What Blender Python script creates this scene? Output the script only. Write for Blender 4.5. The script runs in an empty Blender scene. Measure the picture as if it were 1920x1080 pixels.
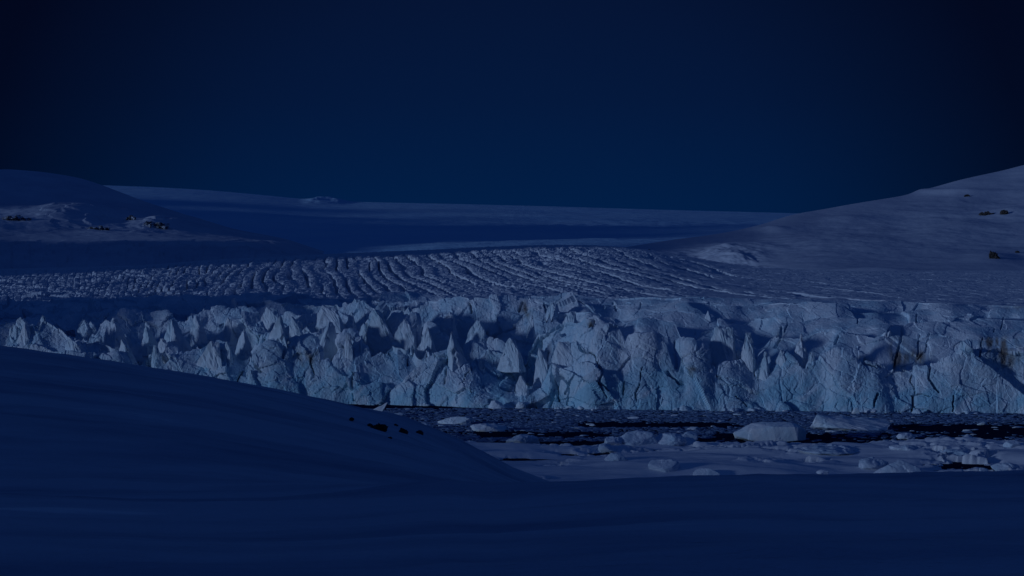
import bpy, bmesh, math, random
import numpy as np

# ------------------------------------------------------------------ camera, world, sun, exposure
scene = bpy.context.scene
EYE = 34.0            # metres above the fjord
F = 2667.0            # focal length in photo pixels (50 mm on a 36 mm sensor, 1920 px wide)
cam_d = bpy.data.cameras.new('camera'); cam = bpy.data.objects.new('camera', cam_d)
scene.collection.objects.link(cam)
cam.location = (0, 0, EYE); cam.rotation_euler = (math.radians(90), 0, 0)
cam_d.lens = 50; cam_d.sensor_width = 36; cam_d.clip_start = 0.3; cam_d.clip_end = 60000
scene.camera = cam
scene.view_settings.view_transform = 'Standard'; scene.view_settings.look = 'None'
scene.view_settings.exposure = 0.0; scene.view_settings.gamma = 1.0
scene.view_settings.use_curve_mapping = False

SUN_EL = math.radians(6.8)
sv = np.array([-0.91, -0.42]); sv /= np.linalg.norm(sv)
SUN = np.array([sv[0]*math.cos(SUN_EL), sv[1]*math.cos(SUN_EL), math.sin(SUN_EL)])
sun_d = bpy.data.lights.new('sun', 'SUN'); sun = bpy.data.objects.new('sun', sun_d)
scene.collection.objects.link(sun)
sun_d.energy = 0.78; sun_d.color = (0.46, 0.65, 1.0); sun_d.angle = math.radians(4.0)
from mathutils import Vector
sun.rotation_euler = Vector(SUN).to_track_quat('Z', 'Y').to_euler()
sun.location = (-200, -150, 300)

world = bpy.data.worlds.new('World'); scene.world = world; world.use_nodes = True
nt = world.node_tree; N = nt.nodes; Lk = nt.links
bg = N['Background']
sky = N.new('ShaderNodeTexSky'); sky.sky_type = 'NISHITA'; sky.sun_disc = False
sky.sun_elevation = SUN_EL; sky.sun_rotation = math.atan2(SUN[0], SUN[1])
sky.air_density = 1.0; sky.dust_density = 0.3; sky.ozone_density = 3.0
tc = N.new('ShaderNodeTexCoord'); sep = N.new('ShaderNodeSeparateXYZ')
Lk.new(tc.outputs['Generated'], sep.inputs[0])
# dusk gradient: blue glow low over the ice cap, darker higher up and away from it
rampz = N.new('ShaderNodeValToRGB'); Lk.new(sep.outputs['Z'], rampz.inputs['Fac'])
cr = rampz.color_ramp
cr.elements[0].position = 0.0; cr.elements[0].color = (0.0002, 0.0130, 0.0610, 1)
cr.elements[1].position = 1.0; cr.elements[1].color = (0.0040, 0.0150, 0.0660, 1)
for p, c in ((0.06, (0.0002, 0.0118, 0.0580, 1)), (0.13, (0.0010, 0.0085, 0.0430, 1)), (0.21, (0.0016, 0.0070, 0.0345, 1)), (0.45, (0.0030, 0.0120, 0.0560, 1))):
    e = cr.elements.new(p); e.color = c
dotn = N.new('ShaderNodeVectorMath'); dotn.operation = 'DOT_PRODUCT'
gl = np.array([-0.005, 0.99, 0.03]); gl /= np.linalg.norm(gl)
dotn.inputs[1].default_value = tuple(gl); Lk.new(tc.outputs['Generated'], dotn.inputs[0])
rampa = N.new('ShaderNodeValToRGB'); Lk.new(dotn.outputs['Value'], rampa.inputs['Fac'])
ca = rampa.color_ramp; ca.interpolation = 'EASE'
ca.interpolation = 'LINEAR'
ca.elements[0].position = 0.55; ca.elements[0].color = (1.3, 1.3, 1.3, 1)
ca.elements[1].position = 0.995; ca.elements[1].color = (1, 1, 1, 1)
for p, c in ((.84, (.60, .55, .60)), (.905, (.30, .20, .26)), (.938, (.40, .22, .28)), (.961, (.60, .54, .57)), (.982, (.95, .88, .90))):
    e = ca.elements.new(p); e.color = c+(1,)
mul = N.new('ShaderNodeMix'); mul.data_type = 'RGBA'; mul.blend_type = 'MULTIPLY'; mul.inputs['Factor'].default_value = 1
Lk.new(rampz.outputs['Color'], mul.inputs['A']); Lk.new(rampa.outputs['Color'], mul.inputs['B'])
tint = N.new('ShaderNodeMix'); tint.data_type = 'RGBA'; tint.blend_type = 'MULTIPLY'; tint.inputs['Factor'].default_value = 1
tint.inputs['B'].default_value = (0.00018, 0.00045, 0.0010, 1)
Lk.new(sky.outputs['Color'], tint.inputs['A'])
add = N.new('ShaderNodeMix'); add.data_type = 'RGBA'; add.blend_type = 'ADD'; add.inputs['Factor'].default_value = 1
Lk.new(mul.outputs['Result'], add.inputs['A']); Lk.new(tint.outputs['Result'], add.inputs['B'])
Lk.new(add.outputs['Result'], bg.inputs['Color']); bg.inputs['Strength'].default_value = 1.0

# ------------------------------------------------------------------ numpy noise
def h32(ix, iy, iz, seed):
    M = np.uint32
    with np.errstate(over='ignore'):
        h = (ix.astype(np.int64) & 0xffffffff).astype(M) * M(374761393) + (iy.astype(np.int64) & 0xffffffff).astype(M) * M(668265263) \
            + (iz.astype(np.int64) & 0xffffffff).astype(M) * M(2246822519) + M((seed * 3266489917) & 0xffffffff)
        h = (h ^ (h >> M(13))) * M(1274126177); h = (h ^ (h >> M(16))) * M(2654435761)
        h ^= h >> M(15)
    return h
def hf(h): return h.astype(np.float64) / 4294967296.0
def noise3(x, y, z, seed=0):
    x, y, z = np.broadcast_arrays(np.asarray(x, float), np.asarray(y, float), np.asarray(z, float))
    ix, iy, iz = np.floor(x), np.floor(y), np.floor(z)
    fx, fy, fz = x-ix, y-iy, z-iz
    ux, uy, uz = [f*f*f*(f*(f*6-15)+10) for f in (fx, fy, fz)]
    out = 0
    for dx in (0, 1):
        wx = ux if dx else 1-ux
        for dy in (0, 1):
            wy = uy if dy else 1-uy
            for dz in (0, 1):
                wz = uz if dz else 1-uz
                h = h32(ix+dx, iy+dy, iz+dz, seed)
                gx = (h & np.uint32(1023)).astype(float)/511.5-1
                gy = ((h >> np.uint32(10)) & np.uint32(1023)).astype(float)/511.5-1
                gz = ((h >> np.uint32(20)) & np.uint32(1023)).astype(float)/511.5-1
                out = out + wx*wy*wz*(gx*(fx-dx)+gy*(fy-dy)+gz*(fz-dz))
    return out*1.3
def fbm(x, y, z=0.0, seed=0, o=4, gain=0.5):
    s = 0; a = 1; f = 1
    for k in range(o):
        s = s + a*noise3(np.asarray(x)*f+17.3*k, np.asarray(y)*f-9.1*k, np.asarray(z)*f+3.7*k, seed+k*7); a *= gain; f *= 2.03
    return s
def ridged(x, y, z=0.0, seed=0, o=3):
    s = 0; a = 1; f = 1
    for k in range(o):
        s = s + a*(1-2*np.abs(noise3(np.asarray(x)*f+5*k, np.asarray(y)*f, np.asarray(z)*f, seed+k))); a *= .5; f *= 2.1
    return s
def voro(x, y, z, seed=0, jit=0.9):
    """cell noise: nearest-site hash, offset to the site, F1, F2"""
    x, y, z = np.broadcast_arrays(np.asarray(x, float), np.asarray(y, float), np.asarray(z, float))
    ix, iy, iz = np.floor(x), np.floor(y), np.floor(z)
    f1 = np.full(x.shape, 9.); f2 = np.full(x.shape, 9.); hh = np.zeros(x.shape, np.uint32)
    ox = np.zeros(x.shape); oy = np.zeros(x.shape); oz = np.zeros(x.shape)
    for dx in (-1, 0, 1):
        for dy in (-1, 0, 1):
            for dz in (-1, 0, 1):
                h = h32(ix+dx, iy+dy, iz+dz, seed)
                sx = ix+dx+.5+jit*((h & np.uint32(1023)).astype(float)/1023-.5)
                sy = iy+dy+.5+jit*(((h >> np.uint32(10)) & np.uint32(1023)).astype(float)/1023-.5)
                sz = iz+dz+.5+jit*(((h >> np.uint32(20)) & np.uint32(1023)).astype(float)/1023-.5)
                d = np.sqrt((x-sx)**2+(y-sy)**2+(z-sz)**2)
                c = d < f1
                f2 = np.where(c, f1, np.minimum(f2, d))
                f1 = np.where(c, d, f1); hh = np.where(c, h, hh)
                ox = np.where(c, x-sx, ox); oy = np.where(c, y-sy, oy); oz = np.where(c, z-sz, oz)
    return hh, ox, oy, oz, f1, f2
def facets(x, y, z, seed, tilt=0.8):
    """broken-block relief: every cell is a randomly tilted plane at a random height (about -1..1)"""
    hh, ox, oy, oz, f1, f2 = voro(x, y, z, seed)
    a = hf(h32(hh, hh*0+1, hh*0, 5))*2-1; b = hf(h32(hh, hh*0+2, hh*0, 5))*2-1
    c = hf(h32(hh, hh*0+3, hh*0, 5))*2-1; d = hf(h32(hh, hh*0+4, hh*0, 5))*2-1
    return 0.5*d + tilt*(a*ox+b*oy+c*oz), f2-f1
def sstep(a, b, x):
    t = np.clip((x-a)/(b-a), 0, 1); return t*t*(3-2*t)
def lerp(a, b, t): return a+(b-a)*t
def tr(pts, u):
    p = np.array(pts, float); return np.interp(u, p[:, 0], p[:, 1])
def trs(pts, u, w=30.):
    g = np.arange(u[0]-4*w, u[-1]+4*w, 2.0); p = np.array(pts, float)
    k = np.exp(-(np.arange(-int(w*1.5), int(w*1.5)+1)*2/w)**2); k /= k.sum(); h = len(k)//2
    v = np.convolve(np.pad(np.interp(g, p[:, 0], p[:, 1]), h, 'edge'), k, 'valid')
    return np.interp(u, g, v)
def zat(py, Y): return EYE-(np.asarray(py)-540)/F*Y
def xat(px, Y): return (np.asarray(px)-960)/F*Y

# ------------------------------------------------------------------ mesh helpers
col = scene.collection
def add_mesh(name, V, faces, mat, parent=None, smooth=True):
    me = bpy.data.meshes.new(name)
    V = np.asarray(V, np.float32); faces = np.asarray(faces, np.int32)
    k = faces.shape[1]
    me.vertices.add(len(V)); me.vertices.foreach_set('co', V.ravel())
    me.loops.add(faces.size); me.loops.foreach_set('vertex_index', faces.ravel())
    me.polygons.add(len(faces)); me.polygons.foreach_set('loop_start', np.arange(0, faces.size, k, dtype=np.int32))
    me.polygons.foreach_set('use_smooth', np.full(len(faces), smooth))
    me.update(calc_edges=True); me.validate()
    me.materials.append(mat)
    o = bpy.data.objects.new(name, me); col.objects.link(o)
    if parent: o.parent = parent
    return o
def grid_faces(nr, nc, wrap=False):
    r = np.arange(nr-1)[:, None]; c = np.arange(nc if wrap else nc-1)[None, :]
    c2 = (c+1) % nc
    return np.stack([r*nc+c, r*nc+c2, (r+1)*nc+c2, (r+1)*nc+c], -1).reshape(-1, 4)
def add_grid(name, X, Y, Z, mat, parent=None, smooth=True, wrap=False):
    nr, nc = X.shape
    return add_mesh(name, np.stack([X, Y, Z], -1).reshape(-1, 3), grid_faces(nr, nc, wrap), mat, parent, smooth)
def tag(o, label=None, cat=None, group=None, kind=None):
    if label: o['label'] = label
    if cat: o['category'] = cat
    if group: o['group'] = group
    if kind: o['kind'] = kind
    return o

# ------------------------------------------------------------------ materials
def new_mat(name):
    m = bpy.data.materials.new(name); m.use_nodes = True
    return m, m.node_tree.nodes, m.node_tree.links, m.node_tree.nodes['Principled BSDF']
def tex_noise(n, l, vec, scale, detail=6, rough=.55, stretch=None, dist=0):
    if stretch:
        mp = n.new('ShaderNodeMapping'); mp.inputs['Scale'].default_value = stretch; l.new(vec, mp.inputs['Vector']); vec = mp.outputs['Vector']
    t = n.new('ShaderNodeTexNoise'); t.inputs['Scale'].default_value = scale; t.inputs['Detail'].default_value = detail
    t.inputs['Roughness'].default_value = rough; t.inputs['Distortion'].default_value = dist
    l.new(vec, t.inputs['Vector']); return t.outputs['Fac']
def ramp(n, l, fac, stops):
    r = n.new('ShaderNodeValToRGB'); l.new(fac, r.inputs['Fac'])
    r.color_ramp.elements[0].position, r.color_ramp.elements[0].color = stops[0][0], tuple(stops[0][1])+(1,)
    r.color_ramp.elements[1].position, r.color_ramp.elements[1].color = stops[-1][0], tuple(stops[-1][1])+(1,)
    for p, c in stops[1:-1]:
        e = r.color_ramp.elements.new(p); e.color = tuple(c)+(1,)
    return r.outputs['Color']
def bump(n, l, fac, dist, strength=1.0, prev=None):
    b = n.new('ShaderNodeBump'); b.inputs['Distance'].default_value = dist; b.inputs['Strength'].default_value = strength
    l.new(fac, b.inputs['Height'])
    if prev is not None: l.new(prev, b.inputs['Normal'])
    return b.outputs['Normal']
def snow_mat(name, c0=(.74, .77, .82), c1=(.86, .87, .90), scale=.1, stretch=(1, 1, 1), bd=.05, bscale=1.5, rough=.75, patchy=None):
    m, n, l, p = new_mat(name)
    v = n.new('ShaderNodeNewGeometry').outputs['Position']
    cc = ramp(n, l, tex_noise(n, l, v, scale, 5, .6, stretch), [(.35, c0), (.65, c1)] if not patchy else [(.34, c0), (.58, c1), (.66, c1), (.71, patchy)])
    l.new(cc, p.inputs['Base Color'])
    b1 = bump(n, l, tex_noise(n, l, v, bscale, 7, .6, stretch), bd)
    b2 = bump(n, l, tex_noise(n, l, v, bscale*9, 3, .6), bd*.12, 1, b1)
    l.new(b2, p.inputs['Normal'])
    p.inputs['Roughness'].default_value = rough; p.inputs['Specular IOR Level'].default_value = .2
    return m
def ice_mat(name, blue=(.40, .62, .76), white=(.76, .82, .88), dirt=False, scale=.12, bd=.25):
    m, n, l, p = new_mat(name)
    v = n.new('ShaderNodeNewGeometry').outputs['Position']
    f = tex_noise(n, l, v, scale, 8, .62, (1, 1, .45), .6)
    cc = ramp(n, l, f, [(.30, blue), (.47, tuple(.5*(a+b) for a, b in zip(blue, white))), (.60, white)])
    if dirt:   # melt-out bands of rock flour, in streaks that run down the wall
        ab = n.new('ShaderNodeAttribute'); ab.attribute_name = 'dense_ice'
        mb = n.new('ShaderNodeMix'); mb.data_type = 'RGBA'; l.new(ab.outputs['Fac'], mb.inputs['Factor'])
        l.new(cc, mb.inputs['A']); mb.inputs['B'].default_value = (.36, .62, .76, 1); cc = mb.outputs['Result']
        at = n.new('ShaderNodeAttribute'); at.attribute_name = 'dirt'
        mm = n.new('ShaderNodeMath'); mm.operation = 'MULTIPLY'; l.new(at.outputs['Fac'], mm.inputs[0]); mm.inputs[1].default_value = .85
        mx = n.new('ShaderNodeMix'); mx.data_type = 'RGBA'; l.new(mm.outputs[0], mx.inputs['Factor'])
        l.new(cc, mx.inputs['A']); mx.inputs['B'].default_value = (.17, .12, .09, 1); cc = mx.outputs['Result']
    l.new(cc, p.inputs['Base Color'])
    b1 = bump(n, l, tex_noise(n, l, v, .9, 9, .68, (1, 1, .6)), bd)
    b2 = bump(n, l, tex_noise(n, l, v, 5, 4, .6), bd*.25, 1, b1)
    l.new(b2, p.inputs['Normal'])
    p.inputs['Roughness'].default_value = .6; p.inputs['Specular IOR Level'].default_value = .3
    return m
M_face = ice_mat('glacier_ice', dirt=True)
M_serac = ice_mat('serac_ice', blue=(.50, .68, .78))
M_berg = ice_mat('berg_ice', blue=(.60, .76, .84), white=(.84, .86, .88), scale=.25, bd=.10)
M_block = ice_mat('shore_block_ice', blue=(.46, .62, .74), white=(.68, .74, .82), scale=.3, bd=.10)
M_field = snow_mat('firn', c0=(.60, .67, .76), c1=(.76, .80, .86), scale=.03, bd=.5, bscale=.25)
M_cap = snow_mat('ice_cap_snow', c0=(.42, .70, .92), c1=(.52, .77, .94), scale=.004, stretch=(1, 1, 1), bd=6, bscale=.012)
M_hill = snow_mat('hill_snow', c0=(.48, .54, .66), c1=(.63, .68, .77), scale=.01, bd=.6, bscale=.06)
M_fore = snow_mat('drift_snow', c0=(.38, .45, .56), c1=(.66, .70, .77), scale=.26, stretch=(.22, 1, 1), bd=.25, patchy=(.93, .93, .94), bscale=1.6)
M_shore = snow_mat('shore_snow', scale=.06, stretch=(.3, 1, 1), bd=.12, bscale=.7)
def rock_mat():
    m, n, l, p = new_mat('dark_rock'); v = n.new('ShaderNodeNewGeometry').outputs['Position']
    cc = ramp(n, l, tex_noise(n, l, v, 1.2, 8, .7), [(.35, (.022, .020, .020)), (.55, (.07, .058, .052)), (.64, (.13, .105, .09)), (.70, (.5, .52, .56))])
    l.new(cc, p.inputs['Base Color']); l.new(bump(n, l, tex_noise(n, l, v, 2.5, 8, .7), .2), p.inputs['Normal'])
    p.inputs['Roughness'].default_value = .9; return m
M_rock = rock_mat()
def dusted_mat():
    m, n, l, p = new_mat('snow_dusted_rock'); v = n.new('ShaderNodeNewGeometry').outputs['Position']
    cc = ramp(n, l, tex_noise(n, l, v, .22, 8, .75), [(.42, (.035, .036, .042)), (.50, (.10, .11, .14)), (.56, (.60, .65, .74))])
    l.new(cc, p.inputs['Base Color']); p.inputs['Roughness'].default_value = .9; return m
M_dust = dusted_mat()
def water_mat():
    m, n, l, p = new_mat('dark_water'); v = n.new('ShaderNodeNewGeometry').outputs['Position']
    p.inputs['Base Color'].default_value = (.009, .020, .05, 1); p.inputs['Roughness'].default_value = .5
    p.inputs['IOR'].default_value = 1.33; p.inputs['Specular IOR Level'].default_value = 0.0
    l.new(bump(n, l, tex_noise(n, l, v, .8, 5, .6, (.5, 1, 1)), .25), p.inputs['Normal']); return m
M_water = water_mat()
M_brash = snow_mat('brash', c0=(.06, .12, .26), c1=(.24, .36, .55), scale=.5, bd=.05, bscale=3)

# ------------------------------------------------------------------ water
R = 1400
add_mesh('water', [(-R, 60, 0), (R, 60, 0), (R, 560, 0), (-R, 560, 0)], [(0, 1, 2, 3)], M_water)['kind'] = 'structure'

# ------------------------------------------------------------------ foreground snow slopes (camera stands on them)
HILL = [(-1400, 380), (-900, 470), (-400, 585), (0, 658), (180, 684), (400, 718), (640, 762), (700, 775), (760, 790), (860, 830), (905, 856), (960, 887), (1040, 920), (1150, 965), (1350, 1040), (1920, 1250), (3200, 1700)]
HILLY = [(-900, 95), (0, 82), (400, 86), (640, 92), (860, 97), (1040, 94), (3200, 90)]
BANK = [(-1400, 935), (0, 925), (500, 930), (680, 926), (780, 921), (850, 919), (930, 923), (1040, 917), (1200, 908), (1400, 902), (1700, 897), (1920, 893), (3200, 850)]
def fore_z(X, Y):
    Ys = np.maximum(Y, 1.0)
    u = np.clip(960+F*X/np.maximum(Y, 6.0), -1400, 3200)
    # bank: gentle slope from the photographer's feet to a rounded edge
    Yb = 38+1.5*np.sin(u*.004)
    zb = zat(tr(BANK, u), Yb)
    flat = 32.2+(zb-32.2)*np.clip(Ys/Yb, 0, 1)
    d = np.clip(Y-Yb, 0, None)
    bank = flat-.05*d-np.where(d < 14, d*d/48., 14*14/48.+(d-14)*.58)
    # rounded hill behind it
    Yc = tr(HILLY, u); zc = zat(tr(HILL, u), Yc)
    t = np.clip((Y-41)/(Yc-41), 0, 1)
    z0 = 27.5+.5*sstep(900, 0, u)
    hill = z0+(zc-z0)*(t*.75+.25*t*t*(3-2*t))+.7*np.sin(np.pi*t)*sstep(1000, 300, u)
    d = np.clip(Y-Yc, 0, None)
    hill = hill-np.where(d < 22, d*d/60., 22*22/60.+(d-22)*.72)
    hill = hill-np.clip(41-Y, 0, None)*.5
    k = 1.0
    m = np.maximum(bank, hill); z = m+np.clip(k-np.abs(bank-hill), 0, None)**2/(4*k)
    # unseen ridges added behind and left of the photographer to shade the foreground
    s = X*sv[0]+Y*sv[1]
    p = -X*sv[1]+Y*sv[0]
    z = z+36*sstep(16, 90, s)*sstep(-150, -98, p)
    z = np.maximum(z, -5+72*sstep(25, 110, s)*sstep(-160, -105, p)*sstep(60, 0, p))
    z = np.maximum(z, -6+35*sstep(30, 105, s)*sstep(-345, -300, p)*sstep(-60, -120, p))  # lower added ridge, keeps the shore flats in shade
    back = sstep(4, -10, Y)
    z = z*(1-back)+back*np.maximum(z, 32.2)
    return z
def fore_full(X, Y):
    r = np.hypot(X, Y)
    a = sstep(2, 25, r)
    z = fore_z(X, Y)
    z = z+a*(.35*sstep(40, 75, r)*fbm(X*.018, Y*.03, 0, 11, 3)+.20*fbm(X*.05+Y*.03, Y*.16, 0, 12, 4))
    # wind-packed sastrugi and small drift lips
    sx, sy = X*.9+Y*.25, Y-X*.12
    s = ridged(sx*.10, sy*.55, 0, 13, 3)
    z = z+.085*np.clip(s-.2, 0, 2)*sstep(3, 14, r)+.03*fbm(sx*.5, sy*2.2, 0, 14, 3)
    return z
th = np.concatenate([np.linspace(-25, 25, 820), np.linspace(25, 335, 300)[1:-1]])*math.pi/180
rr = np.concatenate([[.05], np.geomspace(1.2, 46, 230), np.linspace(46.4, 135, 190), np.geomspace(136, 420, 60)])
T, Rr = np.meshgrid(th, rr)
X = Rr*np.sin(T); Y = Rr*np.cos(T)
Z = fore_full(X, Y)
# the two drift lips on the bank
for px, py, w, h in ((810, 921, 3.0, .22), (1490, 958, 1.2, .05), (1060, 970, 1.0, .05), (860, 968, .9, .05), (340, 985, 1.0, .05)):
    yy = 36. if py < 930 else 1.75*F/(py-540+20)*1.6
    x0 = xat(px, yy); Z = Z+h*np.exp(-((X-x0)/w)**2-((Y-yy)/(w*.35))**2)
add_grid('snow_slope', X, Y, Z, M_fore, wrap=True)['kind'] = 'structure'
def fore_hit(px, py):
    Ys = np.linspace(44, 130, 900); Xs = xat(px, Ys); zs = fore_full(Xs, Ys)
    p = 540+(EYE-zs)/Ys*F; k = np.argmin(np.abs(p-py)); return Xs[k], Ys[k], zs[k]

# ------------------------------------------------------------------ snow-covered shore ice
SHORE = [(-400, 826), (700, 826), (830, 829), (870, 838), (960, 834), (1100, 840), (1150, 828), (1280, 824), (1370, 829), (1420, 829), (1520, 833), (1650, 828), (1760, 824), (1920, 828), (2300, 826)]
def shore_z(X, Y):
    u = 960+F*X/Y
    ys = (EYE-.5)*F/(tr(SHORE, u)+2.2*fbm(u*.03, 0, 0, 31, 3)*1.5-540)
    # broad drifted floes, long across the view
    z = .85+2.1*fbm(X*.018+Y*.008, Y*.055, 0, 32, 3)+.35*fbm(X*.05, Y*.16, 0, 33, 3)
    z = z+.10*ridged(X*.10, Y*.5, 0, 34, 3)
    fl, ed = facets(X*.11, Y*.2, X*0, 35, .9)
    rub = sstep(.08, .35, fbm(X*.03, Y*.07, 0, 36, 2)+.45*sstep(30, 4, ys-Y)-.12)
    z = z+rub*(.75*fl+.25*facets(X*.4, Y*.7, X*0, 37, .9)[0]-.35*sstep(.12, 0, ed))
    # broken hole by the right-hand edge, rock and black water showing
    pyv = 540+(EYE-.8)/Y*F
    q = np.exp(-(((u-1800)/62)**2+((pyv-862)/13)**2)**1.5)+.9*np.exp(-(((u-1860)/70)**2+((pyv-880)/10)**2)**1.5)+.6*np.exp(-(((u-1040)/24)**2+((pyv-872)/4.5)**2))+.55*np.exp(-(((u-1100)/60)**2+((pyv-846)/5)**2))
    hole, he = facets(X*.22, Y*.4, X*0, 38, .6)
    z = z-np.clip(q, 0, 1.2)*(1.1+3.4*hole+.8*fbm(X*.3, Y*.5, 0, 39, 3))
    z = z-np.clip(Y-ys, 0, None)*.9-.5*sstep(-2, 0, Y-ys)
    return np.maximum(z, -3)
u = np.arange(-420, 2340, 2.4)
rows = np.concatenate([np.linspace(118, 232, 40), np.arange(233, 336, .42)])
U, Y = np.meshgrid(u, rows); X = xat(U, Y); Z = shore_z(X, Y)
add_grid('shore_ice', X, Y, Z, M_shore)['kind'] = 'structure'

# ------------------------------------------------------------------ glacier
glacier = bpy.data.objects.new('glacier', None); col.objects.link(glacier); glacier.location = (0, 405, 0)
tag(glacier, 'broken tidewater glacier ending in a tall ice cliff above the fjord', 'glacier')
def gl_part(o):
    o.parent = glacier; o.matrix_parent_inverse.identity(); o.location = (0, -405, 0); return o
WL = [(-400, 748), (0, 752), (400, 754), (680, 758), (960, 765), (1280, 769), (1600, 772), (1920, 775), (2300, 778)]
L0 = [(-400, 640), (-200, 620), (0, 640), (30, 612), (90, 597), (140, 640), (180, 640), (222, 646), (250, 668), (295, 642), (320, 652), (345, 662), (378, 652), (400, 640), (420, 640), (440, 662), (460, 672), (478, 658), (500, 630), (535, 632), (548, 650), (590, 640), (602, 668), (630, 675), (645, 632), (658, 628), (680, 642), (697, 668), (707, 662), (722, 661), (735, 648), (760, 656), (776, 641), (800, 652), (825, 655), (840, 653), (862, 668), (880, 678), (900, 668), (920, 682), (945, 694), (962, 705), (975, 712), (990, 714), (1003, 728), (1015, 722), (1040, 700), (1052, 660), (1075, 642), (1100, 640), (1125, 622), (1140, 614), (1160, 616), (1172, 650), (1180, 628), (1240, 630), (1252, 662), (1266, 682), (1274, 684), (1282, 655), (1324, 655), (1334, 692), (1345, 690), (1362, 684), (1400, 690), (1416, 698), (1425, 672), (1437, 660), (1448, 690), (1458, 668), (1470, 660), (1486, 676), (1500, 690), (1520, 686), (1535, 678), (1560, 664), (1575, 662), (1600, 680), (1620, 684), (1652, 686), (1700, 692), (1716, 692), (1760, 688), (1790, 670), (1830, 656), (1920, 650), (2040, 640), (2300, 630)]
L1 = [(-400, 600), (0, 602), (60, 606), (110, 625), (160, 625), (200, 598), (215, 596), (240, 625), (300, 630), (322, 615), (350, 632), (400, 628), (415, 602), (480, 598), (500, 640), (560, 640), (610, 610), (640, 616), (690, 590), (705, 583), (735, 600), (760, 600), (775, 602), (790, 632), (808, 618), (830, 640), (860, 640), (905, 636), (950, 636), (985, 645), (1000, 628), (1050, 604), (1110, 594), (1145, 596), (1160, 610), (1175, 605), (1205, 598), (1268, 604), (1284, 624), (1320, 620), (1360, 614), (1385, 618), (1402, 622), (1420, 640), (1450, 630), (1500, 634), (1530, 624), (1560, 618), (1610, 630), (1640, 632), (1685, 628), (1730, 634), (1760, 626), (1800, 640), (1840, 640), (1920, 636), (2300, 620)]
L2 = [(-400, 590), (0, 596), (180, 592), (300, 588), (400, 584), (440, 592), (480, 594), (540, 584), (560, 592), (600, 590), (650, 578), (700, 566), (725, 562), (735, 586), (770, 578), (800, 572), (830, 588), (860, 596), (905, 604), (960, 606), (985, 592), (1000, 580), (1020, 592), (1060, 584), (1100, 582), (1170, 596), (1200, 590), (1260, 584), (1345, 590), (1365, 600), (1420, 596), (1455, 590), (1462, 606), (1500, 604), (1560, 596), (1600, 602), (1690, 608), (1720, 614), (1800, 606), (1880, 622), (1920, 620), (2300, 610)]
L3 = [(-400, 575), (0, 580), (300, 572), (420, 566), (560, 570), (640, 566), (720, 566), (800, 566), (850, 560), (955, 556), (985, 566), (1060, 558), (1090, 556), (1110, 570), (1200, 572), (1290, 566), (1400, 574), (1460, 566), (1540, 568), (1590, 572), (1600, 584), (1690, 584), (1760, 580), (1830, 596), (1920, 600), (2300, 590)]
L4 = [(-400, 564), (0, 566), (300, 560), (480, 552), (560, 556), (640, 556), (700, 558), (840, 560), (900, 559), (1060, 556), (1080, 552), (1110, 558), (1300, 560), (1500, 562), (1700, 566), (1920, 572), (2300, 570)]
cu = np.arange(-330, 2260, 1.75); nC = len(cu)
jag = lambda s, a, f=1/26.: a*(facets(cu*f, cu*0+s, cu*0, 50+s, 1.1)[0]+.5*facets(cu*f*2.7, cu*0+s, cu*0, 60+s, 1.)[0])
right = sstep(850, 1250, cu)           # calmer, longer blades towards the right
crest = [tr(L0, cu)+jag(0, 5), tr(L1, cu)+jag(1, 1)*lerp(5, 2.5, right), trs(L2, cu, 5)+jag(2, 1)*lerp(3, 1.2, right), trs(L3, cu, 8)+jag(3, 1, 1/34.)*lerp(2.5, .6, right), trs(L4, cu, 12)]
rn = random.Random(9)
for q_ in range(34):      # deep gaps between towers
    li = 0 if q_ % 3 == 0 else (1 if q_ % 3 == 1 else 2); p_ = rn.uniform(-80, 1150); w_ = rn.uniform(3, 8)
    crest[li] = crest[li]+rn.uniform(8, 20)*np.exp(-((cu-p_)/w_)**4)
for li, p_, w_, d_ in ((1, 152, 26, 20), (1, 262, 16, 22), (1, 386, 16, 24), (1, 532, 26, 22), (1, 668, 16, 30), (1, 792, 14, 22), (1, 872, 30, 22), (1, 968, 24, 24), (2, 350, 30, 20), (2, 500, 26, 18), (2, 745, 20, 22), (2, 905, 34, 18), (2, 620, 18, 20), (0, 250, 14, 14), (0, 612, 22, 12), (0, 985, 28, 14), (0, 1268, 10, 16), (0, 1340, 10, 18), (0, 1416, 10, 20), (1, 1290, 22, 14), (1, 1420, 24, 16), (2, 1180, 24, 8), (2, 1380, 26, 8)):
    crest[li] = crest[li]+d_*np.exp(-((cu-p_)/w_)**4)
Yw = EYE*F/(tr(WL, cu)-540)+2.5*fbm(cu*.006, 0, 0, 41, 3)+2.2*noise3(cu/60., 0, 0, 45)
offs = [8, 30, 56, 86, 118]
crY = [Yw+o+(0 if i == 0 else 1)*lerp(5, 7, i/4)*fbm(cu*.006+7*i, i, 0, 42+i, 3) for i, o in enumerate(offs)]
crY[0] = Yw+lerp(11, 6.5, right)+2.5*fbm(cu*.012, 3, 0, 48, 3)
crY[0] = crY[0]+13*np.exp(-((cu-960)/60)**2)+5*np.exp(-((cu-1420)/40)**2)
crZ = [zat(c, y) for c, y in zip(crest, crY)]
kk = np.exp(-(np.arange(-90, 91)/32.)**2); kk /= kk.sum()
sm = lambda a: np.convolve(np.pad(a, 90, 'edge'), kk, 'valid')
k3 = np.exp(-(np.arange(-90, 91)/14.)**2); k3 /= k3.sum()
sm2 = lambda a: np.convolve(np.pad(a, 90, 'edge'), k3, 'valid')
profY, profZ, segs = [Yw-1.0], [np.full(nC, -2.0)], []
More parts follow.
